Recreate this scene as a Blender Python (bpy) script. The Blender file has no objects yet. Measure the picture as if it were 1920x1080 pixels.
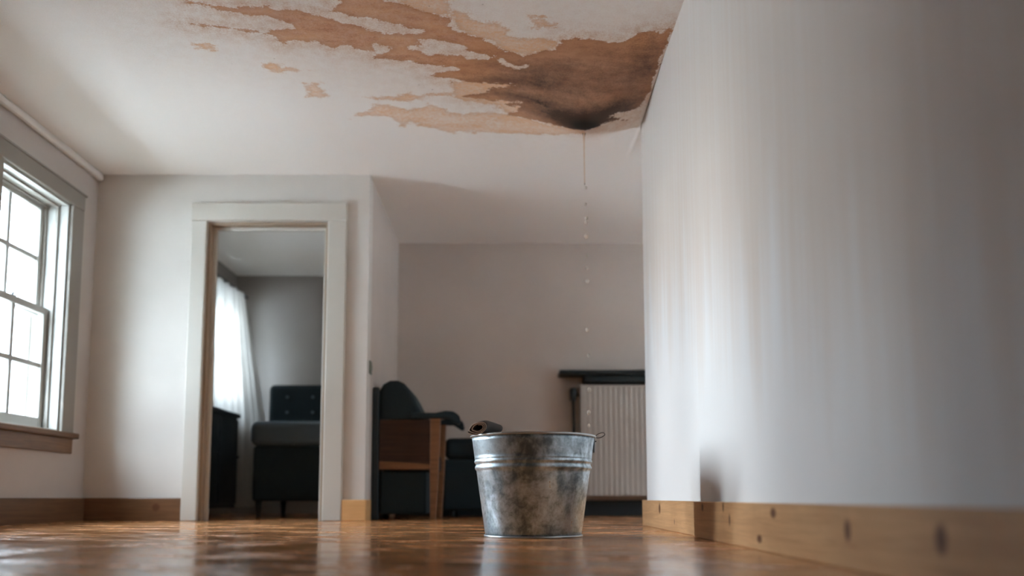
import bpy, bmesh, math, random
import numpy as np
from mathutils import Vector, Matrix
from math import radians as R, sin, cos, pi
random.seed(7)
SC = bpy.context.scene
COL = SC.collection
EXPO = 1.6
SKY = 18.0
SUN_E = 3.3
SUNDIR = (1, -.31, -.20)
WIN_Y = ((3.92, 4.573), (3.14, 3.54))  # the second is an unseen window, added to spread the daylight

# ---------------------------------------------------------------- camera
cam_d = bpy.data.cameras.new('camera'); cam = bpy.data.objects.new('camera', cam_d); COL.objects.link(cam)
cam.location = (0, 0, .14)
cam.rotation_euler = (pi/2 + math.atan(.1), 0, 0)
cam_d.sensor_width = 36; cam_d.lens = 1550/1920*36
cam_d.shift_x = 10/1920; cam_d.shift_y = 237/1920
cam_d.dof.use_dof = True; cam_d.dof.focus_distance = 3.22
cam_d.dof.aperture_fstop = 1.1
cam_d.clip_start = .02; cam_d.clip_end = 200
SC.camera = cam

# ---------------------------------------------------------------- sky, sun, exposure
vs = SC.view_settings
vs.view_transform = 'Standard'; vs.look = 'None'; vs.gamma = 1; vs.use_curve_mapping = False
vs.exposure = EXPO
w = bpy.data.worlds.new('overcast_sky'); SC.world = w; w.use_nodes = True
nt = w.node_tree; nt.nodes.clear()
tc = nt.nodes.new('ShaderNodeTexCoord'); sp = nt.nodes.new('ShaderNodeSeparateXYZ')
mr = nt.nodes.new('ShaderNodeMapRange'); mr.inputs[1].default_value = .1; mr.inputs[2].default_value = .75
cr = nt.nodes.new('ShaderNodeValToRGB')
cr.color_ramp.elements[0].color = (.165, .205, .245, 1); cr.color_ramp.elements[1].color = (.80, .96, 1.14, 1)
bg = nt.nodes.new('ShaderNodeBackground'); bg.inputs[1].default_value = SKY
out = nt.nodes.new('ShaderNodeOutputWorld')
nt.links.new(tc.outputs['Generated'], sp.inputs[0]); nt.links.new(sp.outputs[2], mr.inputs[0])
nt.links.new(mr.outputs[0], cr.inputs[0]); nt.links.new(cr.outputs[0], bg.inputs[0]); nt.links.new(bg.outputs[0], out.inputs[0])
sd = bpy.data.lights.new('sun', 'SUN'); sd.energy = SUN_E; sd.angle = R(28); sd.color = (.92, .96, 1)
so = bpy.data.objects.new('sun', sd); COL.objects.link(so); so.location = (-8, -2, 6)
so.rotation_euler = Vector(SUNDIR).to_track_quat('-Z', 'Y').to_euler()
# sky portals: they emit nothing of their own, they only steer sky sampling through the windows
def portal(y0, y1, z0, z1, x, ry=-pi/2):
    l = bpy.data.lights.new('window_portal', 'AREA'); l.shape = 'RECTANGLE'; l.size = z1-z0; l.size_y = y1-y0
    l.cycles.is_portal = True
    o = bpy.data.objects.new('window_portal', l); COL.objects.link(o)
    o.location = (x, (y0+y1)/2, (z0+z1)/2); o.rotation_euler = (0, ry, 0)
for (y0, y1) in WIN_Y: portal(y0, y1, .5, 1.8, -2.78)
portal(6.2, 6.95, .9, 1.78, -2.7)
portal(4.40, 5.10, .6, 1.7, 3.22, pi/2)

# ---------------------------------------------------------------- node helpers
def mat(name, col=(.8,.8,.8), rough=.6, metal=0, **kw):
    m = bpy.data.materials.new(name); m.use_nodes = True
    b = m.node_tree.nodes['Principled BSDF']
    b.inputs['Base Color'].default_value = (*col, 1); b.inputs['Roughness'].default_value = rough
    b.inputs['Metallic'].default_value = metal
    for k, v in kw.items(): b.inputs[k.replace('_', ' ')].default_value = v
    return m
class G:                                              # tiny node-graph writer
    def __init__(s, m): s.t = m.node_tree; s.b = m.node_tree.nodes['Principled BSDF']
    def n(s, ty, **p):
        o = s.t.nodes.new('ShaderNode'+ty)
        for k, v in p.items(): setattr(o, k, v)
        return o
    def put(s, sock, v):
        if isinstance(v, bpy.types.NodeSocket): s.t.links.new(v, sock)
        else:
            if sock.type == 'RGBA' and len(v) == 3: v = (*v, 1)
            sock.default_value = v
    def obj(s): return s.n('TexCoord').outputs['Object']
    def xyz(s, v): o = s.n('SeparateXYZ'); s.put(o.inputs[0], v); return o.outputs
    def comb(s, x, y, z):
        o = s.n('CombineXYZ'); s.put(o.inputs[0], x); s.put(o.inputs[1], y); s.put(o.inputs[2], z); return o.outputs[0]
    def m(s, op, a, b=0., c=0., clamp=False):
        o = s.n('Math', operation=op, use_clamp=clamp)
        s.put(o.inputs[0], a); s.put(o.inputs[1], b); s.put(o.inputs[2], c); return o.outputs[0]
    def vmap(s, v, sc=(1,1,1), rot=(0,0,0), loc=(0,0,0)):
        o = s.n('Mapping'); s.put(o.inputs[0], v); o.inputs[1].default_value = loc; o.inputs[2].default_value = rot; o.inputs[3].default_value = sc
        return o.outputs[0]
    def noise(s, v, scale, detail=4, rough=.55, dist=0):
        o = s.n('TexNoise'); s.put(o.inputs['Vector'], v); o.inputs['Scale'].default_value = scale
        o.inputs['Detail'].default_value = detail; o.inputs['Roughness'].default_value = rough; o.inputs['Distortion'].default_value = dist
        return o.outputs['Fac']
    def rng(s, v, a, b, c=0., d=1., smooth=False):
        o = s.n('MapRange', interpolation_type='SMOOTHSTEP' if smooth else 'LINEAR')
        s.put(o.inputs[0], v); s.put(o.inputs[1], a); s.put(o.inputs[2], b); s.put(o.inputs[3], c); s.put(o.inputs[4], d); return o.outputs[0]
    def mix(s, f, a, b, bt='MIX'):
        o = s.n('Mix', data_type='RGBA', blend_type=bt)
        s.put(o.inputs[0], f); s.put(o.inputs[6], a); s.put(o.inputs[7], b); return o.outputs[2]
    def bump(s, h, strength=.2, dist=.01):
        o = s.n('Bump'); o.inputs['Strength'].default_value = strength; o.inputs['Distance'].default_value = dist
        s.put(o.inputs['Height'], h); s.t.links.new(o.outputs[0], s.b.inputs['Normal'])
    def attr(s, nm): o = s.n('Attribute', attribute_name=nm); return o.outputs['Fac']
    def col(s, v): s.put(s.b.inputs['Base Color'], v)
    def rough(s, v): s.put(s.b.inputs['Roughness'], v)

def plaster(name, col, amt=.12):
    m = mat(name, col, .75); g = G(m); o = g.obj()
    g.bump(g.m('ADD', g.noise(o, 90, 3), g.m('MULTIPLY', g.noise(o, 6, 3), 1.5)), amt, .004)
    n = g.rng(g.noise(o, 2.2, 3), .3, .7, .95, 1.03)
    g.col(g.mix(1., col, g.comb(n, n, n), 'MULTIPLY'))
    return m
M = {}
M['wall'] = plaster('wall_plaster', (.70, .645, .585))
M['wall_left'] = plaster('window_wall_plaster', (.50, .44, .395))  # room plaster toned down; shade on the window wall put into its colour
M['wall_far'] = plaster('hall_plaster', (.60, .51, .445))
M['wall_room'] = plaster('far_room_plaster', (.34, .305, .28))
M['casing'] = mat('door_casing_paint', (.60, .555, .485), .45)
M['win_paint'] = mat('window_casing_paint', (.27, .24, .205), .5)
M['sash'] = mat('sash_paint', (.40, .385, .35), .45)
M['dark_fabric'] = mat('dark_teal_upholstery', (.010, .022, .027), .9)
M['grey_fabric'] = mat('window_lit_grey_upholstery', (.085, .115, .135), .9)  # paler upholstery, window light on the seat cushion put into its colour
M['dark_metal'] = mat('dark_metal', (.03, .04, .045), .4, .6)
M['radiator'] = mat('radiator_enamel', (.50, .45, .40), .4)
M['shelf'] = mat('dark_teal_shelf_paint', (.010, .018, .021), .5)
M['out_wall'] = mat('house_render', (.62, .63, .64), .9)
M['out_roof'] = mat('house_slates', (.30, .32, .35), .8)
M['out_dark'] = mat('house_window_glass', (.10, .12, .14), .2)
M['ground'] = mat('pale_yard_gravel', (.68, .67, .65), .95)
M['dark_ground_strip'] = mat('bounce_cutting_ground', (.05, .05, .042), .95)
def fabric_bump(m, s=500):
    g = G(m); g.bump(g.noise(g.obj(), s, 2), .3, .002)
for k in ('dark_fabric', 'grey_fabric'): fabric_bump(M[k])

# right-hand wall: plaster turning faintly tan above a sloping edge that runs down in drips
m = M['wall_right'] = mat('tan_drip_wall_plaster', (.72, .70, .68), .7); g = G(m); o = g.obj(); x, y, z = g.xyz(o)
drip = g.noise(g.comb(0., g.m('MULTIPLY', y, 7.), g.m('MULTIPLY', z, .35)), 1., 4, .6)
fine = g.noise(g.comb(0., g.m('MULTIPLY', y, 30.), g.m('MULTIPLY', z, .5)), 1., 3, .6)
edge = g.m('ADD', g.m('MULTIPLY', y, .22), g.m('MULTIPLY', g.m('SUBTRACT', .5, drip), 1.1))   # height of the tan edge
f = g.rng(g.m('SUBTRACT', z, g.m('ADD', edge, .16)), -.30, .36, 0., .62, True)
f = g.m('MULTIPLY', f, g.rng(fine, .25, .65, .75, 1.))
c = g.mix(f, (.80, .80, .80), (.63, .485, .37))
g.col(c); g.bump(g.m('ADD', g.noise(o, 80, 3), g.m('MULTIPLY', drip, 2.)), .1, .004)

# ceiling: stippled white paint with brown water stains whose outlines are stored on the mesh
m = M['ceiling'] = mat('stained_ceiling_paint', (.80, .76, .72), .85); g = G(m); o = g.obj()
st = g.vmap(o, (1., 1.9, 1.))
n1 = g.noise(o, 22, 5, .65); n2 = g.noise(o, 130, 4, .7); n3 = g.noise(st, 7, 5, .65); n4 = g.noise(o, 60, 3, .6)
n5 = g.noise(g.vmap(o, (3.2, 9., 1.), (0, 0, R(-14))), 1.5, 5, .65, .4)      # streaks that run along the boards above
rag = g.m('ADD', g.m('MULTIPLY', g.m('SUBTRACT', n1, .5), .060), g.m('ADD', g.m('MULTIPLY', g.m('SUBTRACT', n2, .5), .030), g.m('MULTIPLY', g.m('SUBTRACT', n5, .5), .06)))
body = g.m('ADD', g.attr('body'), rag)
wash = g.m('ADD', g.attr('wash'), g.m('MULTIPLY', rag, 1.6))
dense = g.attr('dense')
fb = g.rng(body, -.002, .007, 0., 1., True)
rim = g.m('MULTIPLY', g.rng(body, .004, .03, .22, 0.), fb)
fw = g.rng(wash, -.01, .014, 0., 1., True)
grain = g.rng(n2, .35, .65, 0., 1.)
tone = g.rng(n3, .3, .72, 0., 1.)
base = g.mix(g.rng(n2, .55, .75, 0., .12), (.86, .81, .755), (.58, .42, .31))
haze = g.m('MULTIPLY', g.attr('haze'), g.rng(g.m('ADD', g.m('MULTIPLY', n1, .5), g.m('MULTIPLY', n2, .5)), .42, .62, .15, .8))
c = g.mix(haze, base, (.60, .38, .24))
c = g.mix(g.m('MULTIPLY', fw, g.rng(g.m('ADD', n4, g.m('SUBTRACT', n5, .5)), .3, .7, .35, .95)), c, (.76, .47, .27))
wr = g.m('MULTIPLY', g.rng(wash, .006, .03, .35, 0.), fw)
c = g.mix(wr, c, (.50, .27, .13))
orange = g.mix(g.rng(n5, .32, .68, 0., 1.), (.68, .345, .155), (.52, .205, .075))
orange = g.mix(g.m('MULTIPLY', grain, .25), orange, (.36, .17, .08))
deep = g.m('ADD', g.attr('deep'), g.m('MULTIPLY', g.m('SUBTRACT', n3, .5), .35))
orange = g.mix(g.rng(deep, .15, .8, 0., 1.), orange, g.mix(tone, (.52, .29, .175), (.33, .15, .075)))
c = g.mix(g.m('MULTIPLY', fb, g.rng(g.m('ADD', g.m('MULTIPLY', n4, .6), deep), .2, .6, .72, .97)), c, orange)
c = g.mix(g.m('MULTIPLY', rim, 1.3), c, (.34, .14, .05))
dk = g.m('MULTIPLY', fb, g.rng(g.m('ADD', dense, g.m('MULTIPLY', g.m('SUBTRACT', g.m('ADD', n2, g.m('ADD', n1, n5)), 1.5), .8)), .06, .85, 0., 1.), clamp=True)
c = g.mix(g.m('MULTIPLY', dk, .95), c, g.mix(g.attr('deep'), (.16, .05, .015), (.055, .032, .024)))
tip = g.m('MULTIPLY', fb, g.rng(dense, .75, 1.5, 0., 1., True))
c = g.mix(tip, c, (.008, .010, .012))
sp_ = g.n('TexVoronoi'); sp_.inputs['Scale'].default_value = 16; g.put(sp_.inputs['Vector'], o)
spot = g.m('MULTIPLY', g.rng(sp_.outputs['Distance'], .055, .09, 1., 0.), g.rng(g.noise(o, 3.1, 2), .52, .6, 0., .8))
c = g.mix(g.m('MULTIPLY', spot, g.attr('near')), c, (.22, .11, .06))
g.col(c)
g.rough(g.m('SUBTRACT', .85, g.m('MULTIPLY', dk, .3)))
g.bump(g.m('ADD', n2, g.m('MULTIPLY', n1, 1.2)), .22, .006)

# floor: glossy brown planks
m = M['floor'] = mat('varnished_oak_floor', (.3, .12, .05), .2); g = G(m); o = g.obj()
v = g.vmap(o, (1, 1, 1), (0, 0, R(24)))
br = g.n('TexBrick'); g.put(br.inputs['Vector'], v); br.inputs['Scale'].default_value = 1.
br.inputs['Brick Width'].default_value = 1.1; br.inputs['Row Height'].default_value = .12; br.inputs['Mortar Size'].default_value = .0022
br.inputs['Color1'].default_value = (0, 0, 0, 1); br.inputs['Color2'].default_value = (1, 1, 1, 1); br.inputs['Mortar'].default_value = (.5, .5, .5, 1)
br.offset = .37
gr = g.noise(g.vmap(v, (2.2, 34, 1)), 1.6, 5, .6, .3)
big = g.noise(o, 1.7, 4, .6); speck = g.noise(g.vmap(v, (1, 4, 1)), 60, 3, .7)
t = g.m('ADD', g.m('MULTIPLY', gr, .55), g.m('MULTIPLY', big, .55))
c = g.mix(g.rng(t, .38, .75, 0., 1.), (.22, .072, .024), (.90, .42, .165))
c = g.mix(g.m('MULTIPLY', br.outputs['Color'], .30), c, (.75, .33, .13))
c = g.mix(g.rng(speck, .58, .72, 0., .6), c, (.045, .018, .009))
c = g.mix(br.outputs['Fac'], c, (.02, .009, .005))
worn = g.rng(g.noise(g.vmap(v, (1., 1.7, 1.)), 3.1, 6, .72), .42, .64, 0., .85, True)     # patches where the varnish has worn dull
g.col(c); g.rough(g.m('ADD', g.rng(gr, .3, .7, .07, .13), g.m('MULTIPLY', worn, .24)))
g.b.inputs['IOR'].default_value = 1.45
hh = g.m('ADD', g.m('SUBTRACT', 1., br.outputs['Fac']), g.m('ADD', g.m('MULTIPLY', gr, .25), g.m('MULTIPLY', speck, .20)))
fine = g.m('ADD', g.m('MULTIPLY', speck, 1.6), g.m('MULTIPLY', g.noise(g.vmap(v, (1.5, 3, 1)), 150, 3, .7), 1.2))
g.bump(g.m('ADD', hh, g.m('MULTIPLY', fine, worn)), .12, .0018)

# pine boards with knots
def pine(name, lo, hi, knots=(), axis='y'):
    m = mat(name, hi, .38); g = G(m); o = g.obj(); x, y, z = g.xyz(o)
    lng = y if axis == 'y' else x
    q = g.comb(g.m('MULTIPLY', lng, 1.3), g.m('MULTIPLY', z, 26.), 0.)
    gn = g.noise(q, 2., 5, .6, 1.2)
    c = g.mix(g.rng(gn, .3, .7, 0., 1.), lo, hi)
    c = g.mix(g.rng(g.noise(o, 7, 3), .5, .72, 0., .45), c, lo)
    for (ky, kz, ry, rz) in knots:
        a = g.m('DIVIDE', g.m('SUBTRACT', lng, ky), ry); b = g.m('DIVIDE', g.m('SUBTRACT', z, kz), rz)
        d = g.m('SQRT', g.m('ADD', g.m('MULTIPLY', a, a), g.m('MULTIPLY', b, b)))
        c = g.mix(g.rng(d, .6, 1.5, .9, 0., True), c, (.10, .030, .012))
    g.col(c); g.bump(gn, .08, .002)
    return m
M['pine'] = pine('knotty_pine_baseboard', (.50, .27, .125), (.70, .43, .215),
    [(2.83, .105, .012, .012), (2.56, .11, .008, .014), (2.49, .072, .008, .016), (1.63, .075, .014, .020), (1.28, .075, .016, .022),
     (2.08, .10, .02, .012), (3.7, .09, .02, .02), (3.38, .04, .006, .01), (2.2, .03, .02, .01)])
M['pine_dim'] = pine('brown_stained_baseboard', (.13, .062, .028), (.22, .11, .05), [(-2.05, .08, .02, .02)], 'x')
M['pine_left'] = pine('shade_darkened_brown_baseboard_left', (.11, .052, .024), (.17, .085, .04))  # brown baseboard darkened further, dimness along the left put into its colour
M['pine_stub'] = pine('pine_baseboard_return', (.66, .36, .14), (.80, .47, .21), (), 'x')
M['sill'] = pine('waxed_wood_sill', (.12, .062, .030), (.21, .115, .056))
M['chair_wood'] = pine('reddish_chair_wood', (.17, .075, .030), (.27, .125, .055), (), 'x')
M['chair_panel'] = pine('dark_chair_wood', (.028, .013, .008), (.060, .028, .014), (), 'x')

# galvanised steel
m = M['galv'] = mat('worn_galvanised_steel', (.5, .52, .54), .35, .78); g = G(m); o = g.obj()
a = g.noise(o, 9, 6, .68, .6); b = g.noise(o, 38, 4, .7, .4); cc = g.noise(g.vmap(o, (1, 1, .28)), 26, 5, .7); s2 = g.noise(o, 160, 3, .7)
x, y, z = g.xyz(o)
t = g.m('ADD', g.m('MULTIPLY', a, .5), g.m('ADD', g.m('MULTIPLY', b, .28), g.m('MULTIPLY', cc, .22)))
c = g.mix(g.rng(t, .38, .62, 0., 1., True), (.15, .19, .215), (.70, .82, .90))
c = g.mix(g.rng(s2, .56, .70, 0., .40), c, (.15, .15, .15))
rust = g.m('MULTIPLY', g.rng(g.noise(o, 14, 5, .7), .62, .75, 0., .4), g.rng(z, .02, .20, 1., .15))
c = g.mix(rust, c, (.25, .16, .11))
g.col(c); g.rough(g.rng(t, .38, .62, .44, .27)); g.bump(g.m('ADD', t, g.m('MULTIPLY', s2, .12)), .10, .004)
M['rim_steel'] = mat('dull_rim_steel', (.42, .44, .45), .35, 1.)
M['wire'] = mat('dark_wire', (.10, .085, .075), .45, .8)
m = M['roll'] = mat('dark_brown_canvas', (.055, .040, .034), .85); fabric_bump(m, 300)
M['hem'] = mat('tan_hem', (.78, .62, .50), .8)
M['water'] = mat('brown_tinted_water', (.93, .80, .66), .02, 0, IOR=1.33, Transmission_Weight=1.)
M['water_bright'] = mat('brightened_drop_water', (.93, .85, .74), .08, 0, IOR=1.33, Transmission_Weight=.45)  # drops kept pale so their bright glint sits in the body colour
# window glass: clear pane with its own faint reflection
m = M['glass'] = bpy.data.materials.new('window_glass'); m.use_nodes = True; t_ = m.node_tree; t_.nodes.clear()
tr = t_.nodes.new('ShaderNodeBsdfTransparent'); tr.inputs[0].default_value = (.95, .97, .97, 1)
gl = t_.nodes.new('ShaderNodeBsdfGlossy'); gl.inputs['Roughness'].default_value = .02
mx = t_.nodes.new('ShaderNodeMixShader'); mx.inputs[0].default_value = .05; ou = t_.nodes.new('ShaderNodeOutputMaterial')
t_.links.new(tr.outputs[0], mx.inputs[1]); t_.links.new(gl.outputs[0], mx.inputs[2]); t_.links.new(mx.outputs[0], ou.inputs[0])
# sheer curtain: thin cloth lets light through
m = M['curtain'] = bpy.data.materials.new('sheer_curtain'); m.use_nodes = True; t_ = m.node_tree; t_.nodes.clear()
df = t_.nodes.new('ShaderNodeBsdfDiffuse'); df.inputs[0].default_value = (.60, .57, .53, 1)
tl = t_.nodes.new('ShaderNodeBsdfTranslucent'); tl.inputs[0].default_value = (.52, .50, .47, 1)
mx = t_.nodes.new('ShaderNodeMixShader'); mx.inputs[0].default_value = .5; ou = t_.nodes.new('ShaderNodeOutputMaterial')
t_.links.new(df.outputs[0], mx.inputs[1]); t_.links.new(tl.outputs[0], mx.inputs[2]); t_.links.new(mx.outputs[0], ou.inputs[0])

# ---------------------------------------------------------------- mesh helpers
class MB:
    def __init__(s): s.v = []; s.f = []; s.sm = []
    def add(s, v, f, smooth=False):
        n = len(s.v); s.v += [tuple(p) for p in v]; s.f += [tuple(i+n for i in q) for q in f]; s.sm += [smooth]*len(f); return s
    def box(s, x0, x1, y0, y1, z0, z1):
        v = [(x, y, z) for x in (x0, x1) for y in (y0, y1) for z in (z0, z1)]
        return s.add(v, [(0,1,3,2), (4,6,7,5), (0,4,5,1), (2,3,7,6), (0,2,6,4), (1,5,7,3)])
    def lathe(s, prof, cx, cy, seg=96, closed=False):
        v = [(cx+r*cos(2*pi*k/seg), cy+r*sin(2*pi*k/seg), z) for k in range(seg) for r, z in prof]; n = len(prof); f = []
        for k in range(seg):
            a, b = k*n, ((k+1) % seg)*n
            for i in range(n if closed else n-1):
                j = (i+1) % n; f.append((a+i, b+i, b+j, a+j))
        return s.add(v, f, True)
    def tube(s, pts, rad, seg=12, closed=False, cap=True):
        pts = [Vector(p) for p in pts]; n = len(pts)
        rad = rad if isinstance(rad, (list, tuple)) else [rad]*n
        v = []; prev = None
        for i, p in enumerate(pts):
            d = (pts[(i+1) % n]-pts[i-1]) if closed else (pts[min(i+1, n-1)]-pts[max(i-1, 0)])
            d.normalize()
            u = prev if prev else (Vector((0, 0, 1)) if abs(d.z) < .9 else Vector((1, 0, 0)))
            u = (u - d*u.dot(d)).normalized(); prev = u; w_ = d.cross(u)
            for k in range(seg):
                t = 2*pi*k/seg; v.append(p+(u*cos(t)+w_*sin(t))*rad[i])
        f = []
        for i in range(n if closed else n-1):
            a, b = i*seg, ((i+1) % n)*seg
            for k in range(seg): f.append((a+k, a+(k+1) % seg, b+(k+1) % seg, b+k))
        if cap and not closed: f += [tuple(range(seg))[::-1], tuple(range((n-1)*seg, n*seg))]
        return s.add(v, f, True)
    def prism(s, poly, y0, y1, ax='y'):                # outline in x,z pushed along y (or y,z along x; x,y along z)
        P = {'y': lambda a, b, t: (a, t, b), 'x': lambda a, b, t: (t, a, b), 'z': lambda a, b, t: (a, b, t)}[ax]
        n = len(poly); v = [P(a, b, y0) for a, b in poly]+[P(a, b, y1) for a, b in poly]
        f = [tuple(range(n)), tuple(range(n, 2*n))[::-1]]+[(i, (i+1) % n, n+(i+1) % n, n+i) for i in range(n)]
        return s.add(v, f)
    def build(s, name, m, parent=None, bevel=0, sub=0, seg=2, solid=0):
        org = parent['_o'] if parent is not None else (0, 0, 0)
        me = bpy.data.meshes.new(name); me.from_pydata([(a-org[0], b-org[1], c-org[2]) for a, b, c in s.v], [], s.f)
        bm = bmesh.new(); bm.from_mesh(me); bmesh.ops.recalc_face_normals(bm, faces=bm.faces); bm.to_mesh(me); bm.free()
        me.polygons.foreach_set('use_smooth', s.sm); me.materials.append(m)
        o = bpy.data.objects.new(name, me); COL.objects.link(o)
        if parent is not None: o.parent = parent; o['_o'] = list(org)
        if solid: q = o.modifiers.new('thickness', 'SOLIDIFY'); q.thickness = solid; q.offset = 0
        if bevel:
            q = o.modifiers.new('bevel', 'BEVEL'); q.width = bevel; q.segments = seg; q.limit_method = 'ANGLE'; q.angle_limit = R(40)
        if sub: q = o.modifiers.new('sub', 'SUBSURF'); q.levels = sub; q.render_levels = sub; me.polygons.foreach_set('use_smooth', [True]*len(me.polygons))
        return o
def tag(o, label, cat, group=None, kind=None):
    o['label'] = label; o['category'] = cat
    if group: o['group'] = group
    if kind: o['kind'] = kind
    return o
def thing(name, loc, label=None, cat=None, group=None):
    o = bpy.data.objects.new(name, None); COL.objects.link(o); o.location = loc; o['_o'] = list(loc); o.empty_display_size = .05
    if label: tag(o, label, cat, group)
    return o
def struct(o): o['kind'] = 'structure'; return o
def slab(name, m, boxes, bevel=0):
    b = MB()
    for q in boxes: b.box(*q)
    return struct(b.build(name, m, None, bevel))
def holed(lo, hi, u0, u1, z0, z1, holes, ax):          # boxes of a wall lo..hi thick, running u0..u1, with openings
    us = sorted({u0, u1, *[h[0] for h in holes], *[h[1] for h in holes]}); zs = sorted({z0, z1, *[h[2] for h in holes], *[h[3] for h in holes]})
    r = []
    for a, b in zip(us, us[1:]):
        for c, d in zip(zs, zs[1:]):
            if any(h[0] <= a and b <= h[1] and h[2] <= c and d <= h[3] for h in holes): continue
            r.append((lo, hi, a, b, c, d) if ax == 'x' else (a, b, lo, hi, c, d))
    return r
# ---------------------------------------------------------------- room shell
H = 2.10
XL, XR, XF, YB, YA, YR = -2.49, .688, .702, 4.88, 6.25, 7.20
slab('floor', M['floor'], [(-2.75, 3.2, -1.5, 7.4, -.1, 0)])
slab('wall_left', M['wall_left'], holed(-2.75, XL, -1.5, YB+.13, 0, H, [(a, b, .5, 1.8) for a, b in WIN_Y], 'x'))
slab('wall_back', M['wall'], holed(YB, YB+.13, XL, -.835, 0, H, [(-1.811, -1.079, 0, 1.803)], 'y'), 0)
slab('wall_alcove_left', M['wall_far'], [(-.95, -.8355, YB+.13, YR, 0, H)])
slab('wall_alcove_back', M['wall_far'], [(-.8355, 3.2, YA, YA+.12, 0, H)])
slab('wall_right', M['wall_right'], [(XR, 1.0, -1.5, 2.95, 0, H), (XF, 1.0, 2.95, 4.15, 0, H)], .002)
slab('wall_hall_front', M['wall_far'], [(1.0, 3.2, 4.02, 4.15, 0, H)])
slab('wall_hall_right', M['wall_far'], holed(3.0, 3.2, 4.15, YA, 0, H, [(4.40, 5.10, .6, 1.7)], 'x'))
slab('wall_front', M['wall'], [(-2.75, 1.0, -1.6, -1.5, 0, H)])
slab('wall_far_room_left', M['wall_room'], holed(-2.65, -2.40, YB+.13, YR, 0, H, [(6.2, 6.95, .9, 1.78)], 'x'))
slab('wall_far_room_back', M['wall_room'], [(-2.65, -.95, YR, YR+.12, 0, H)])

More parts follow.
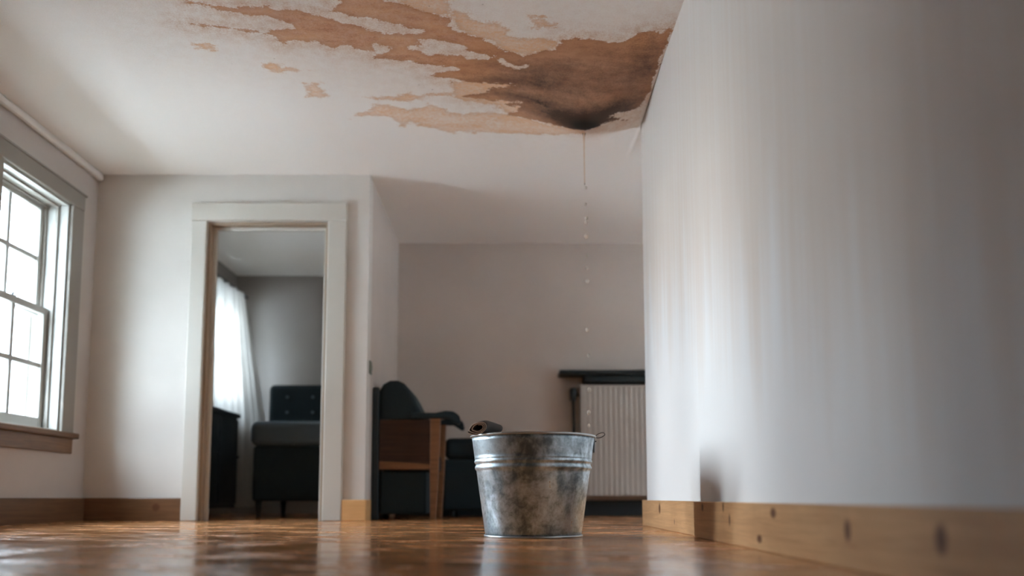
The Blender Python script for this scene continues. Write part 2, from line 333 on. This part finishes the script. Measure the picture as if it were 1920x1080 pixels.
STAIN = {
'body': [(-0.65,3.027),(-0.331,3.027),(-0.482,3.096),(-0.406,3.132),(-0.346,3.168),(-0.283,3.194),(-0.252,3.213),(-0.228,3.225),(-0.227,3.244),(-0.24,3.267),(-0.225,3.303),(-0.203,3.315),(-0.169,3.323),(-0.159,3.347),(-0.103,3.363),(-0.087,3.38),(-0.058,3.405),(-0.028,3.446),(0.0,3.471),(0.043,3.483),(0.066,3.495),(0.071,3.511),(0.141,3.471),(0.211,3.448),(0.235,3.4),(0.241,3.376),(0.286,3.367),(0.354,3.367),(0.402,3.386),(0.449,3.39),(0.494,3.383),(0.535,3.352),(0.564,3.321),(0.597,3.313),(0.626,3.309),(0.656,3.329),(0.662,3.298),(0.687,3.278),(0.699,3.294),(0.698,3.382),(0.696,3.452),(0.693,3.527),(0.692,3.598),(0.69,3.685),(0.681,3.767),(0.671,3.828),(0.666,3.879),(0.631,3.908),(0.577,3.899),(0.529,3.895),(0.515,3.906),(0.557,3.942),(0.614,4.003),(0.56,3.963),(0.517,3.942),(0.479,3.964),(0.403,4.004),(0.376,3.999),(0.295,3.994),(0.215,4.001),(0.135,4.022),(0.068,4.035),(0.0,4.05),(-0.005,4.023),(0.04,3.975),(0.066,3.926),(0.013,3.943),(-0.027,3.935),(0.026,3.907),(0.065,3.887),(0.026,3.897),(-0.079,3.915),(-0.171,3.911),(-0.215,3.886),(-0.156,3.861),(-0.103,3.83),(-0.085,3.803),(-0.038,3.776),(0.038,3.753),(0.0,3.746),(-0.076,3.747),(-0.202,3.736),(-0.301,3.712),(-0.354,3.688),(-0.321,3.654),(-0.27,3.634),(-0.209,3.638),(-0.25,3.615),(-0.317,3.601),(-0.411,3.573),(-0.527,3.537),(-0.584,3.532),(-0.591,3.488),(-0.636,3.474),(-0.686,3.427),(-0.721,3.427),(-0.762,3.457),(-0.809,3.405),(-0.911,3.397),(-0.973,3.414),(-0.988,3.384),(-1.014,3.347),(-1.064,3.331),(-1.147,3.307),(-1.231,3.291),(-1.345,3.267),(-1.341,3.255),(-1.226,3.275),(-1.161,3.283),(-1.077,3.299),(-1.019,3.331),(-1.001,3.307),(-0.895,3.291),(-0.908,3.255),(-0.983,3.206),(-1.047,3.202),(-1.127,3.18),(-1.181,3.15),(-1.276,3.118),(-1.268,3.096),(-1.172,3.125),(-1.094,3.146),(-1.028,3.139),(-0.962,3.136),(-0.926,3.157),(-0.84,3.161),(-0.778,3.168),(-0.732,3.176)],
'h1': [(-0.835,3.139),(-0.749,3.139),(-0.665,3.103),(-0.718,3.172),(-0.653,3.194),(-0.615,3.225),(-0.551,3.236),(-0.489,3.263),(-0.414,3.291),(-0.353,3.311),(-0.362,3.331),(-0.43,3.331),(-0.563,3.315),(-0.634,3.267),(-0.685,3.248),(-0.763,3.198),(-0.823,3.176)],
'h2': [(-0.373,3.393),(-0.333,3.384),(-0.265,3.393),(-0.205,3.431),(-0.165,3.478),(-0.107,3.504),(-0.057,3.516),(-0.084,3.53),(-0.132,3.535),(-0.179,3.527),(-0.202,3.5),(-0.356,3.501),(-0.365,3.47),(-0.421,3.448),(-0.35,3.435),(-0.352,3.414)],
'h3': [(-0.031,3.542),(0.0,3.567),(0.036,3.595),(0.068,3.588),(0.092,3.573),(0.097,3.589),(0.061,3.614),(0.037,3.625),(0.012,3.601),(-0.024,3.577)],
'h4': [(-0.581,3.422),(-0.536,3.431),(-0.508,3.452),(-0.537,3.474),(-0.553,3.488),(-0.573,3.461)],
'w1': [(-0.238,3.176),(-0.173,3.168),(-0.135,3.187),(-0.142,3.217),(-0.099,3.236),(-0.055,3.244),(-0.011,3.263),(0.011,3.283),(0.014,3.342),(0.057,3.362),(0.114,3.37),(0.208,3.4),(0.22,3.448),(0.071,3.511),(-0.023,3.455),(-0.087,3.388),(-0.159,3.351),(-0.206,3.299),(-0.216,3.244)],
'w2': [(0.098,3.213),(0.157,3.209),(0.163,3.243),(0.21,3.255),(0.201,3.282),(0.134,3.29),(0.089,3.251)],
'w3': [(-0.818,4.126),(-0.766,4.066),(-0.691,4.025),(-0.669,3.973),(-0.629,3.973),(-0.565,3.996),(-0.489,4.036),(-0.445,4.007),(-0.388,3.967),(-0.323,3.995),(-0.286,4.052),(-0.247,4.081),(-0.136,4.043),(-0.027,4.03),(0.135,4.022),(0.375,3.988),(0.394,4.021),(0.141,4.215),(-0.058,4.302),(-0.13,4.296),(-0.201,4.287),(-0.317,4.296),(-0.344,4.27),(-0.425,4.219),(-0.504,4.162),(-0.543,4.213),(-0.577,4.187),(-0.596,4.126),(-0.69,4.101),(-0.772,4.101)],
'w4': [(-0.723,3.901),(-0.55,3.884),(-0.495,3.863),(-0.392,3.873),(-0.206,3.807),(-0.181,3.837),(-0.236,3.882),(-0.396,3.911),(-0.478,3.939),(-0.635,3.928)],
'w5': [(-0.976,3.753),(-0.887,3.753),(-0.864,3.884),(-0.867,3.923),(-0.998,3.895)],
'w6': [(-1.366,3.422),(-1.319,3.41),(-1.281,3.431),(-1.268,3.448),(-1.312,3.452),(-1.367,3.444)],
'w7': [(-0.264,3.727),(0.025,3.733),(0.157,3.883),(0.267,3.975),(0.027,4.069),(-0.027,3.99),(-0.053,3.947),(-0.186,3.934),(-0.275,3.883),(-0.257,3.808)],
'w8': [(-1.133,3.56),(-1.074,3.564),(-0.955,3.62),(-0.862,3.639),(-0.966,3.664),(-1.09,3.664)],
'w9': [(-0.476,3.027),(-0.248,3.027),(-0.214,3.132),(-0.236,3.206),(-0.326,3.187),(-0.407,3.139)],
}
DENSE = [(0.369, 3.919, 0.266, 0.072, 1.0), (0.396, 3.982, 0.082, 0.047, 1.2), (0.026, 3.834, 0.216, 0.043, 0.55), (-0.05, 3.711, 0.212, 0.038, 0.45), (0.634, 3.532, 0.092, 0.184, 0.6), (0.149, 3.683, 0.172, 0.118, 0.35), (0.543, 3.841, 0.168, 0.056, 0.55), (0.395, 3.655, 0.304, 0.137, 0.25), (-0.313, 3.56, 0.193, 0.032, 0.15)]

def sdf(poly, X, Y):                                   # signed distance, positive inside
    p = np.array(poly); n = len(p); d = np.full(X.shape, 1e9); ins = np.zeros(X.shape, bool)
    for i in range(n):
        a, b = p[i], p[(i+1) % n]; e = b-a; wx, wy = X-a[0], Y-a[1]
        t = np.clip((wx*e[0]+wy*e[1])/max(e@e, 1e-12), 0, 1)
        d = np.minimum(d, np.hypot(wx-e[0]*t, wy-e[1]*t))
        c = ((a[1] > Y) != (b[1] > Y)) & (X < (b[0]-a[0])*(Y-a[1])/((b[1]-a[1]) or 1e-12)+a[0]); ins ^= c
    return np.where(ins, d, -d)
TX, TY = .392, 4.02
xs = np.concatenate([np.linspace(-2.75, -1.7, 12)[:-1], np.linspace(-1.7, .74, 210), np.linspace(.74, 3.2, 16)[1:]])
ys = np.concatenate([np.linspace(-1.5, 2.8, 24)[:-1], np.linspace(2.8, 4.6, 180), np.linspace(4.6, 7.4, 24)[1:]])
X, Y = np.meshgrid(xs, ys)
Z = H - .12*np.exp(-((X-TX)/.30)**2-((Y-TY)/.34)**2)   # the soaked plaster sags to the drip
Z[X > .70] = H
b = sdf(STAIN['body'], X, Y)
for k in ('h1', 'h2', 'h3', 'h4'): b = np.minimum(b, -sdf(STAIN[k], X, Y) - .004)
wsh = np.full(X.shape, -1e9)
for k, off in (('w1', 0), ('w2', 0), ('w3', 0), ('w4', -.004), ('w5', -.010), ('w6', 0), ('w7', 0), ('w8', -.012), ('w9', 0)): wsh = np.maximum(wsh, sdf(STAIN[k], X, Y)+off)
dn = np.zeros(X.shape)
for cx, cy, rx, ry, wt in DENSE: dn += wt*np.exp(-((X-cx)/rx)**2*1.0-((Y-cy)/ry)**2*1.0)
hz = .75*np.exp(-(np.clip(-b, 0, 9)/.08)**2) + .30*np.exp(-(np.clip(-b, 0, 9)/.4)**2)
dp = np.exp(-((X-.32)/.50)**2-((Y-3.80)/.42)**2)*1.15
nr = np.exp(-(np.clip(-b, 0, 9)/.18)**2)
ny, nx = X.shape
v = np.stack([X.ravel(), Y.ravel(), Z.ravel()], 1)
idx = np.arange(nx*ny).reshape(ny, nx)
f = np.stack([idx[:-1, :-1].ravel(), idx[1:, :-1].ravel(), idx[1:, 1:].ravel(), idx[:-1, 1:].ravel()], 1)
me = bpy.data.meshes.new('ceiling'); me.from_pydata(v.tolist(), [], f.tolist())
me.polygons.foreach_set('use_smooth', [True]*len(f))
for nm, arr in (('body', b), ('wash', wsh), ('dense', dn), ('haze', hz), ('near', nr), ('deep', dp)):
    at = me.attributes.new(nm, 'FLOAT', 'POINT'); at.data.foreach_set('value', arr.ravel().astype(np.float32))
me.materials.append(M['ceiling'])
ceil = bpy.data.objects.new('ceiling', me); COL.objects.link(ceil); struct(ceil)
q = ceil.modifiers.new('thickness', 'SOLIDIFY'); q.thickness = .08; q.offset = -1

# baseboards and small trims
slab('baseboard_right', M['pine'], [(XR-.022, XR, -1.5, 2.965, 0, .125), (XF-.022, XF, 2.965, 4.15, 0, .125), (XF-.022, 1.0, 4.15, 4.172, 0, .125)], .003)
slab('baseboard_left', M['pine_left'], [(XL, XL+.02, -1.5, YB, 0, .135)], .004)
slab('baseboard_back', M['pine_dim'], [(XL+.02, -1.90, YB-.02, YB, 0, .135)], .004)
slab('baseboard_return', M['pine_stub'], [(-.966, -.822, YB-.024, YB, 0, .125), (-.8355, -.822, YB, YB+.16, 0, .125)], .004)
slab('baseboard_alcove', M['shelf'], [(-.8355, 3.0, YA-.02, YA, 0, .115)], .003)
slab('trim_1', M['wall'], [(XL, XL+.035, -1.5, YB, H-.045, H)], .015)

# doorway to the far room
d = thing('door_1', (-1.445, YB, 0)); struct(d)
b = MB(); y0, y1 = YB-.028, YB
b.box(-1.905, -1.811, y0, y1, 0, 1.803).build('casing_post', M['casing'], d, .006)
MB().box(-1.079, -.966, y0, y1, 0, 1.803).build('casing_post', M['casing'], d, .006)
MB().box(-1.905, -.966, y0-.002, y1, 1.803, 1.915).build('casing_head', M['casing'], d, .006)
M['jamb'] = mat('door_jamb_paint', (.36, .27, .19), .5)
MB().box(-1.811, -1.793, YB, YB+.13, 0, 1.803).box(-1.097, -1.079, YB, YB+.13, 0, 1.803).box(-1.793, -1.097, YB, YB+.13, 1.785, 1.803).build('jamb', M['jamb'], d, .002)
MB().box(-1.793, -1.775, YB+.05, YB+.075, 0, 1.785).box(-1.115, -1.097, YB+.05, YB+.075, 0, 1.785).box(-1.775, -1.115, YB+.05, YB+.075, 1.767, 1.785).build('door_stop', M['casing'], d, .002)

# sash windows in the left wall, one of them unseen and added for light
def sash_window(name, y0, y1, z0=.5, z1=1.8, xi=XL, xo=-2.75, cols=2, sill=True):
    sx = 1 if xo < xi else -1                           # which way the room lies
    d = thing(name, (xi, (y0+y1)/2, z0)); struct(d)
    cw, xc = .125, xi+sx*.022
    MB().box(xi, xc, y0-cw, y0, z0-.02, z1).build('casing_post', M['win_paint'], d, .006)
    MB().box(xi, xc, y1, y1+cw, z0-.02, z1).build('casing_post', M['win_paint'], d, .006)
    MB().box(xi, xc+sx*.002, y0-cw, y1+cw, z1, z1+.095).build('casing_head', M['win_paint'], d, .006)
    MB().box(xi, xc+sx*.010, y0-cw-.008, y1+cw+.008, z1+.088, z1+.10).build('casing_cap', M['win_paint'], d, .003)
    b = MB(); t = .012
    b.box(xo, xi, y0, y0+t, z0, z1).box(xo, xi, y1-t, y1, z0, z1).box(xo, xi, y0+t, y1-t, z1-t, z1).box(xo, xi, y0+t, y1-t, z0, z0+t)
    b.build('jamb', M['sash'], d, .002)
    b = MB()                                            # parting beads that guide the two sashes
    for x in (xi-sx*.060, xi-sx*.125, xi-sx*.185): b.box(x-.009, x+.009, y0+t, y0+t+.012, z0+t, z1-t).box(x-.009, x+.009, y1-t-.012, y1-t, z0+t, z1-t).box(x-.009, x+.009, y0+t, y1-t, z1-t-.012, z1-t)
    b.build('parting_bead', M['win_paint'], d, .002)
    zm = (z0+z1)/2+.02; a0, a1 = y0+t+.001, y1-t-.001; st = .042
    for (xs_, c0, c1, nm) in ((xi-sx*.10, z0+t, zm+.02, 'lower_sash'), (xi-sx*.15, zm-.018, z1-t, 'upper_sash')):
        bt = .062 if nm == 'lower_sash' else .038; tp = .038
        s = MB().box(xs_-.018, xs_+.018, a0, a0+st, c0, c1).box(xs_-.018, xs_+.018, a1-st, a1, c0, c1).box(xs_-.018, xs_+.018, a0+st, a1-st, c0, c0+bt).box(xs_-.018, xs_+.018, a0+st, a1-st, c1-tp, c1).build(nm, M['sash'], d, .004)
        mu = MB(); w_ = (a1-a0-2*st)
        for k in range(1, cols): yy = a0+st+w_*k/cols; mu.box(xs_-.012, xs_+.012, yy-.013, yy+.013, c0+bt, c1-tp)
        zz = (c0+bt+c1-tp)/2; mu.box(xs_-.0115, xs_+.0115, a0+st, a1-st, zz-.013, zz+.013)
        mu.build('muntin', M['sash'], s, .003)
        MB().box(xs_-.002, xs_+.002, a0+st-.005, a1-st+.005, c0+bt-.005, c1-tp+.005).build('glass_pane', M['glass'], s)
    lk = MB()                                           # sash lock on the meeting rail
    lk.box(xi-sx*.10-.012, xi-sx*.10+.012, (y0+y1)/2-.018, (y0+y1)/2+.018, zm+.020, zm+.026); lk.tube([(xi-sx*.10, (y0+y1)/2, zm+.026), (xi-sx*.10, (y0+y1)/2+.004, zm+.036), (xi-sx*.10, (y0+y1)/2+.025, zm+.040)], .005, 8)
    lk.build('sash_lock', M['dark_metal'], d)
    if sill:
        MB().box(xi-sx*.08, xi+sx*.045, y0-cw-.025, y1+cw+.025, z0-.03, z0+.001).build('sill', M['sill'], d, .006)
        MB().box(xi, xi+sx*.020, y0-cw, y1+cw, z0-.115, z0-.03).build('apron', M['sill'], d, .004)
    return d
for i, (a, c) in enumerate(WIN_Y): sash_window('window_%d' % (i+1), a, c)
sash_window('window_%d' % (len(WIN_Y)+1), 6.2, 6.95, .9, 1.78, -2.40, -2.65, 2)
sash_window('window_%d' % (len(WIN_Y)+2), 4.40, 5.10, .6, 1.7, 3.0, 3.2, 2)  # unseen hall window, added to light the alcove and ceiling

# ---------------------------------------------------------------- galvanised bucket
BX, BY = .0955, 2.990
bk = thing('bucket', (BX, BY, 0), 'weathered galvanised metal bucket standing on the glossy wood floor', 'bucket')
def rr(z): return .1725 + (.2215-.1725)*(z-.008)/(.354-.008)
pr = [(rr(.006), .006)]
for z in np.linspace(.02, .225, 12): pr.append((rr(z), z))
for k in range(9): t = k/8; pr.append((rr(.234+.018*t)+.0042*sin(pi*t), .234+.018*t))
pr.append((rr(.255)-.001, .255))
for k in range(9): t = k/8; pr.append((rr(.258+.014*t)+.0034*sin(pi*t), .258+.014*t))
pr.append((rr(.274)-.0008, .2745)); pr.append((rr(.2765)+.0012, .2765)); pr.append((rr(.279), .279))
for z in np.linspace(.29, .354, 5): pr.append((rr(z), z))
inn = [(r-.003, z) for r, z in reversed(pr)]; inn[-1] = (inn[-1][0], .014)
prof = pr+inn+[(.001, .014), (.001, .006)]
MB().lathe(prof, BX, BY, 128, True).build('body', M['galv'], bk)
ring = lambda r, z, a: [(r+a*cos(t), z+a*sin(t)) for t in [2*pi*k/10 for k in range(10)]]
MB().lathe(ring(.2235, .3555, .0042), BX, BY, 128, True).build('rim', M['rim_steel'], bk)
MB().lathe([(.1715, .001), (.1765, 0), (.1775, .003), (.1765, .007), (.1725, .008)], BX, BY, 128, True).build('base_ring', M['rim_steel'], bk)
# side seam, ears and bail handle
for s in (1,):
    e = MB(); xe = BX+s*.2225
    e.box(xe-.004 if s > 0 else xe+.0005, xe-.0005 if s > 0 else xe+.004, BY-.028, BY+.028, .300, .348)
    e.build('ear', M['rim_steel'], bk, .001)
    MB().tube([(BX+s*(.226+.0155+.0165*cos(t)), BY-.02-.012*sin(t), .361+.0075*sin(t)+.004*cos(t)) for t in [2*pi*k/28 for k in range(28)]], .0017, 8, True).build('handle_loop', M['wire'], bk)
pts = [(BX+.2305*cos(t), BY+.2305*sin(t), .345-.03*sin(t)) for t in [R(4)+R(146)*k/40 for k in range(41)]]
MB().tube(pts, .0022, 8).build('bail_handle', M['wire'], bk)

# rolled cloth lying over the rim
ro = thing('cloth_roll', (-.08, 2.92, .38), 'small rolled-up brown cloth resting on the left rim of the metal bucket', 'cloth')
rl = MB(); n, L = 110, 9; c0 = Vector((-.1010, 2.842, .3765)); ax = Vector((.058, .140, 0))
prof = []
for i in range(n):
    t = i/(n-1); th = -2.7+2*pi*2.7*t; r_ = 1-.58*t
    a = .0330*r_; bq = .0225*r_; pinch = 1+.20*math.exp(-((math.remainder(th-3.5, 2*pi))/.5)**2)
    prof.append((a*cos(th)*pinch+.0045*t, bq*sin(th)*(1+.05*sin(3*th))+a*cos(th)*.20+.002*t))
v = []
for j in range(L):
    u = j/(L-1); c = c0+ax*u+Vector((0, 0, .010*min(1, 5*u)-.004*u*u)); k_ = 1-.08*u
    for (p, q2) in prof: v.append((c.x+p*k_, c.y, c.z+q2*k_))
f = [(j*n+i, j*n+i+1, (j+1)*n+i+1, (j+1)*n+i) for j in range(L-1) for i in range(n-1)]
rl.add(v, f, True)
rl.build('cloth', M['roll'], ro, 0, 0, 2, .0010)
MB().tube(v[:n], .0014, 6).build('hem', M['hem'], ro)['label'] = 'pale tan hem'

# ---------------------------------------------------------------- dripping water
b = MB(); zz = np.linspace(1.988, 1.70, 22)
ra = [.0125*math.exp(-(1.988-z)/.018)+.0040*(1-.35*(1.988-z)/.29)+.0006*sin(z*150) for z in zz]; ra[-1] = .0008; ra[0] = .017
b.tube([(TX+.001*sin(z*9), TY, z) for z in zz], ra, 14)
tag(b.build('water_stream', M['water']), 'thin thread of brownish water hanging from the darkest tip of the ceiling stain', 'water')
DROPS = [(.399,1.687,.0050), (.396,1.601,.0052), (.400,1.529,.0062), (.400,1.505,.0075), (.397,1.436,.0085), (.401,1.338,.0060), (.398,1.273,.0060),
         (.401,1.208,.0070), (.398,.963,.0075), (.404,.835,.0062), (.405,.663,.0078), (.402,.552,.0066), (.401,.487,.0050)]
WHERE = ['just below the end of the thread of water', 'second from the top, in front of the shaded ceiling', 'third from the top, just above a larger drop', 'round and fourth from the top, close under another drop',
 'amber and fifth from the top, at the top of the hall wall', 'sixth from the top against the hall wall', 'seventh from the top against the hall wall', 'amber and eighth from the top, last before the wide gap',
 'just below the wide gap in the falling line', 'just above the dark shelf over the radiator', 'just below the dark shelf, fourth drop up from the bucket top', 'in front of the radiator, between two other drops', 'lowest of the line, nearest the bucket rim']
for (x_, z_, r_), wd in zip(DROPS, WHERE):
    r_ *= 1.25; b = MB(); pf = [(max(r_*sin(pi*k/10)*(1-.22*(1-cos(pi*k/10))/2*(k < 5)), 1e-4), z_+r_*1.25*cos(pi*k/10)*(-1)) for k in range(11)]
    b.lathe(pf, x_, TY, 16); tag(b.build('water_drop', M['water_bright']), 'falling water drop '+wd, 'water drop', 'water drops falling from the ceiling')

# ---------------------------------------------------------------- hall furniture
rad = thing('radiator', (1.05, 6.17, .13), 'white ribbed panel radiator on the hall wall under a dark shelf', 'radiator')
x0, x1 = .545, 1.75; out_ = []; n = 30
for k in range(n):
    a = x0+.02+(x1-x0-.04)*k/n; wv = (x1-x0-.04)/n
    out_ += [(a, 6.125), (a+wv*.45, 6.125), (a+wv*.55, 6.1268), (a+wv*.9, 6.1268)]
poly = [(x0, 6.125)]+out_+[(x1, 6.125), (x1, 6.15), (x0, 6.15)]
MB().prism(poly, .15, .965, 'z').build('front_panel', M['radiator'], rad, .002)
MB().box(x0+.02, x1-.02, 6.19, 6.20, .17, .95).build('rear_panel', M['radiator'], rad, .002)
MB().box(x0, x0+.012, 6.125, 6.205, .15, .965).build('side_cover', M['radiator'], rad, .003)
MB().box(x1-.012, x1, 6.125, 6.205, .15, .965).build('side_cover', M['radiator'], rad, .003)
b = MB().box(x0, x1, 6.125, 6.205, .965, .972)
for k in range(40): b.box(x0+.03+k*.029, x0+.04+k*.029, 6.14, 6.195, .972, .976)
b.build('top_grille', M['radiator'], rad)
MB().tube([(.497, 6.165, 0), (.497, 6.165, .22), (.505, 6.165, .26), (.50, 6.165, .86), (.50, 6.165, .90), (.545, 6.165, .905)], .013, 12).build('supply_pipe', M['shelf'], rad)
MB().lathe([(.001, .86), (.026, .862), (.028, .94), (.020, .955), (.001, .956)], .50, 6.165, 24).build('valve', M['shelf'], rad)
for xx in (x0+.2, x1-.2): MB().box(xx, xx+.03, 6.20, 6.249, .3, .9).build('bracket', M['dark_metal'], rad)
sh = thing('wall_shelf', (1.1, 6.2, 1.02), 'dark narrow shelf on the hall wall directly above the radiator', 'shelf')
MB().box(.39, 1.95, 6.04, 6.25, 1.045, 1.075).build('board', M['shelf'], sh, .005)
MB().box(.58, 1.80, 6.10, 6.25, .995, 1.045).build('apron', M['shelf'], sh, .004)

# armchair seen from the side, half behind the wall end
ch = thing('armchair', (-.57, 5.36, 0), 'dark upholstered armchair with wooden side and legs in the hall beside the wall end', 'armchair')
ya, yb = 5.10, 5.62
arch = [(-.80, .40), (-.80, .80), (-.775, .845), (-.735, .868), (-.685, .870), (-.645, .852), (-.61, .815), (-.575, .755), (-.545, .69), (-.515, .64), (-.50, .58), (-.50, .40)]
MB().prism(arch, ya+.03, yb-.03).build('backrest', M['dark_fabric'], ch, .03, 0, 4)
for y_ in (ya, yb-.05):
    MB().prism([(-.832, 0), (-.79, 0), (-.795, .82), (-.832, .82)], y_, y_+.05).build('rear_leg', M['shelf'], ch, .006)
    MB().prism([(-.47, .0), (-.435, .0), (-.42, .30), (-.41, .63), (-.475, .63), (-.475, .30)], y_, y_+.05).build('front_leg', M['chair_wood'], ch, .006)
    MB().prism([(-.79, .36), (-.475, .34), (-.475, .62), (-.79, .62)], y_+.012, y_+.036).build('side_panel', M['chair_panel'], ch, .004)
    MB().prism([(-.60, .625), (-.36, .625), (-.30, .585), (-.285, .60), (-.295, .645), (-.33, .668), (-.38, .672), (-.44, .660), (-.60, .662)], y_-.012, y_+.062).build('armrest', M['dark_fabric'], ch, .012, 0, 3)
MB().box(-.79, -.44, ya+.05, yb-.05, .30, .42).build('seat', M['dark_fabric'], ch, .03, 0, 4)
for c_ in (ya+.013, yb-.031): MB().box(-.79, -.475, c_, c_+.018, .31, .36).build('seat_rail', M['chair_wood'], ch, .003)

MB().box(-.785, -.50, ya+.045, yb-.045, .035, .30).build('underseat_shade', M['dark_fabric'], ch, .01)  # dark block added to stand for the shade under the seat
ot = thing('footstool', (-.22, 5.78, 0), 'low dark block-shaped footstool on the hall floor between armchair and bucket', 'footstool')
MB().box(-.44, .02, 5.68, 6.05, .05, .40).build('base', M['dark_fabric'], ot, .02, 0, 3)
MB().box(-.43, .025, 5.675, 6.055, .40, .545).build('cushion', M['dark_fabric'], ot, .045, 0, 4)
for a_ in (-.37, -.03):
    for c_ in (5.72, 6.01): MB().lathe([(.0005, 0), (.014, 0), (.02, .06), (.0005, .06)], a_, c_, 14).build('leg', M['shelf'], ot)

sw = thing('light_switch', (-.835, 4.97, .93), 'small dull green light switch on the narrow wall side above the armchair', 'light switch')
MB().box(-.8355, -.826, 4.955, 5.025, .885, .965).build('plate', mat('switch_plate', (.16, .17, .13), .5), sw, .003)
MB().box(-.826, -.820, 4.975, 5.005, .91, .94).build('rocker', mat('switch_rocker', (.25, .26, .22), .4), sw, .002)

# ---------------------------------------------------------------- far room
sf = thing('sofa', (-1.35, 6.2, 0), 'dark blue-grey sofa with a high buttoned back seen through the doorway', 'sofa')
X0, X1, Y0, Y1 = -1.84, -.97, 5.80, 6.62
MB().box(X0+.05, X1, Y0+.03, Y1-.05, .11, .50).build('base', M['dark_fabric'], sf, .02, 0, 3)
MB().box(X0+.03, X1, Y0, Y1-.18, .50, .675).build('seat_cushion', M['grey_fabric'], sf, .05, 0, 5)
bkr = MB().box(X0-.03, X1, Y1-.18, Y1, .45, 1.02).build('backrest', M['dark_fabric'], sf, .04, 0, 4)
for i_ in range(4):
    for j_ in range(2):
        b = MB(); cx_, cz_ = X0+.12+i_*.2, .80+.12*j_
        b.prism([(cx_+.013*cos(2*pi*k/12), cz_+.013*sin(2*pi*k/12)) for k in range(12)], Y1-.188, Y1-.179).build('button', M['grey_fabric'], bkr, .002)
for a_ in (X0+.09, X1-.05):
    for c_ in (Y0+.07, Y1-.1): MB().lathe([(.0005, 0), (.016, 0), (.026, .12), (.0005, .12)], a_, c_, 14).build('leg', M['shelf'], sf)

cu = thing('curtain', (-2.30, 6.9, 1.9), 'sheer white curtain gathered beside the window of the far room', 'curtain')
v = []; f = []; nu, nv = 90, 30
for j in range(nv):
    t = j/(nv-1); z_ = 1.86-1.80*t
    s_ = min(1, t*1.7)
    for i in range(nu):
        u = i/(nu-1); y_ = 6.36+u*(.56+.16*s_)
        x_ = -2.275+.024*sin(u*2*pi*11+.6*sin(t*3))+.016*sin(u*2*pi*4+t)+(.03+.15*s_)*u**1.6
        v.append((x_, y_, z_))
for j in range(nv-1):
    for i in range(nu-1): f.append((j*nu+i, j*nu+i+1, (j+1)*nu+i+1, (j+1)*nu+i))
cb = MB(); cb.add(v, f, True); cb.build('cloth', M['curtain'], cu)
MB().tube([(-2.285, 5.35, 1.885), (-2.285, 7.14, 1.885)], .013, 12).build('rod', M['dark_metal'], cu)
for y_ in (5.40, 7.10): MB().tube([(-2.40, y_, 1.885), (-2.285, y_, 1.885)], .009, 8).build('rod_bracket', M['dark_metal'], cu)
cab = thing('side_cabinet', (-2.22, 5.7, 0), 'low dark cabinet below the window of the far room', 'cabinet')
MB().box(-2.395, -2.06, 5.05, 6.30, .06, .74).build('body', M['shelf'], cab, .006)
MB().box(-2.398, -2.04, 5.03, 6.32, .74, .77).build('top', M['shelf'], cab, .006)
for k in range(3):
    dd = MB().box(-2.06, -2.045, 5.07+.41*k, 5.46+.41*k, .09, .72).build('door', M['shelf'], cab, .004)
    MB().tube([(-2.045, 5.43+.41*k, .44), (-2.025, 5.43+.41*k, .44)], .01, 10).build('handle', M['dark_metal'], dd)

# ---------------------------------------------------------------- outdoors
slab('ground', M['ground'], [(-60, 60, -40, 50, -.6, -.5)])
slab('dark_ground_strip', M['dark_ground_strip'], [(-5.4, -2.76, -6, 12, -.5, -.47)])  # unseen dark strip, added to cut ground bounce onto the ceiling
hs = thing('house', (-17, 20, -.5), 'pale neighbouring house with grey roof outside the window', 'house')
MB().box(-22, -14, 17.5, 25, -.5, 3.0).build('wall', M['out_wall'], hs)
MB().prism([(-22.4, 3.0), (-13.6, 3.0), (-18, 5.0)], 17.2, 25.3).build('roof', M['out_roof'], hs)
for (a_, c_) in ((-20.5, .8), (-17.5, .8)):
    wd = MB().box(a_, a_+1.2, 17.42, 17.5, c_, c_+1.3).build('window', M['sash'], hs)
    MB().box(a_+.1, a_+1.1, 17.40, 17.42, c_+.1, c_+1.2).build('pane', M['out_dark'], wd)

for o in bpy.data.objects:
    if '_o' in o: del o['_o']
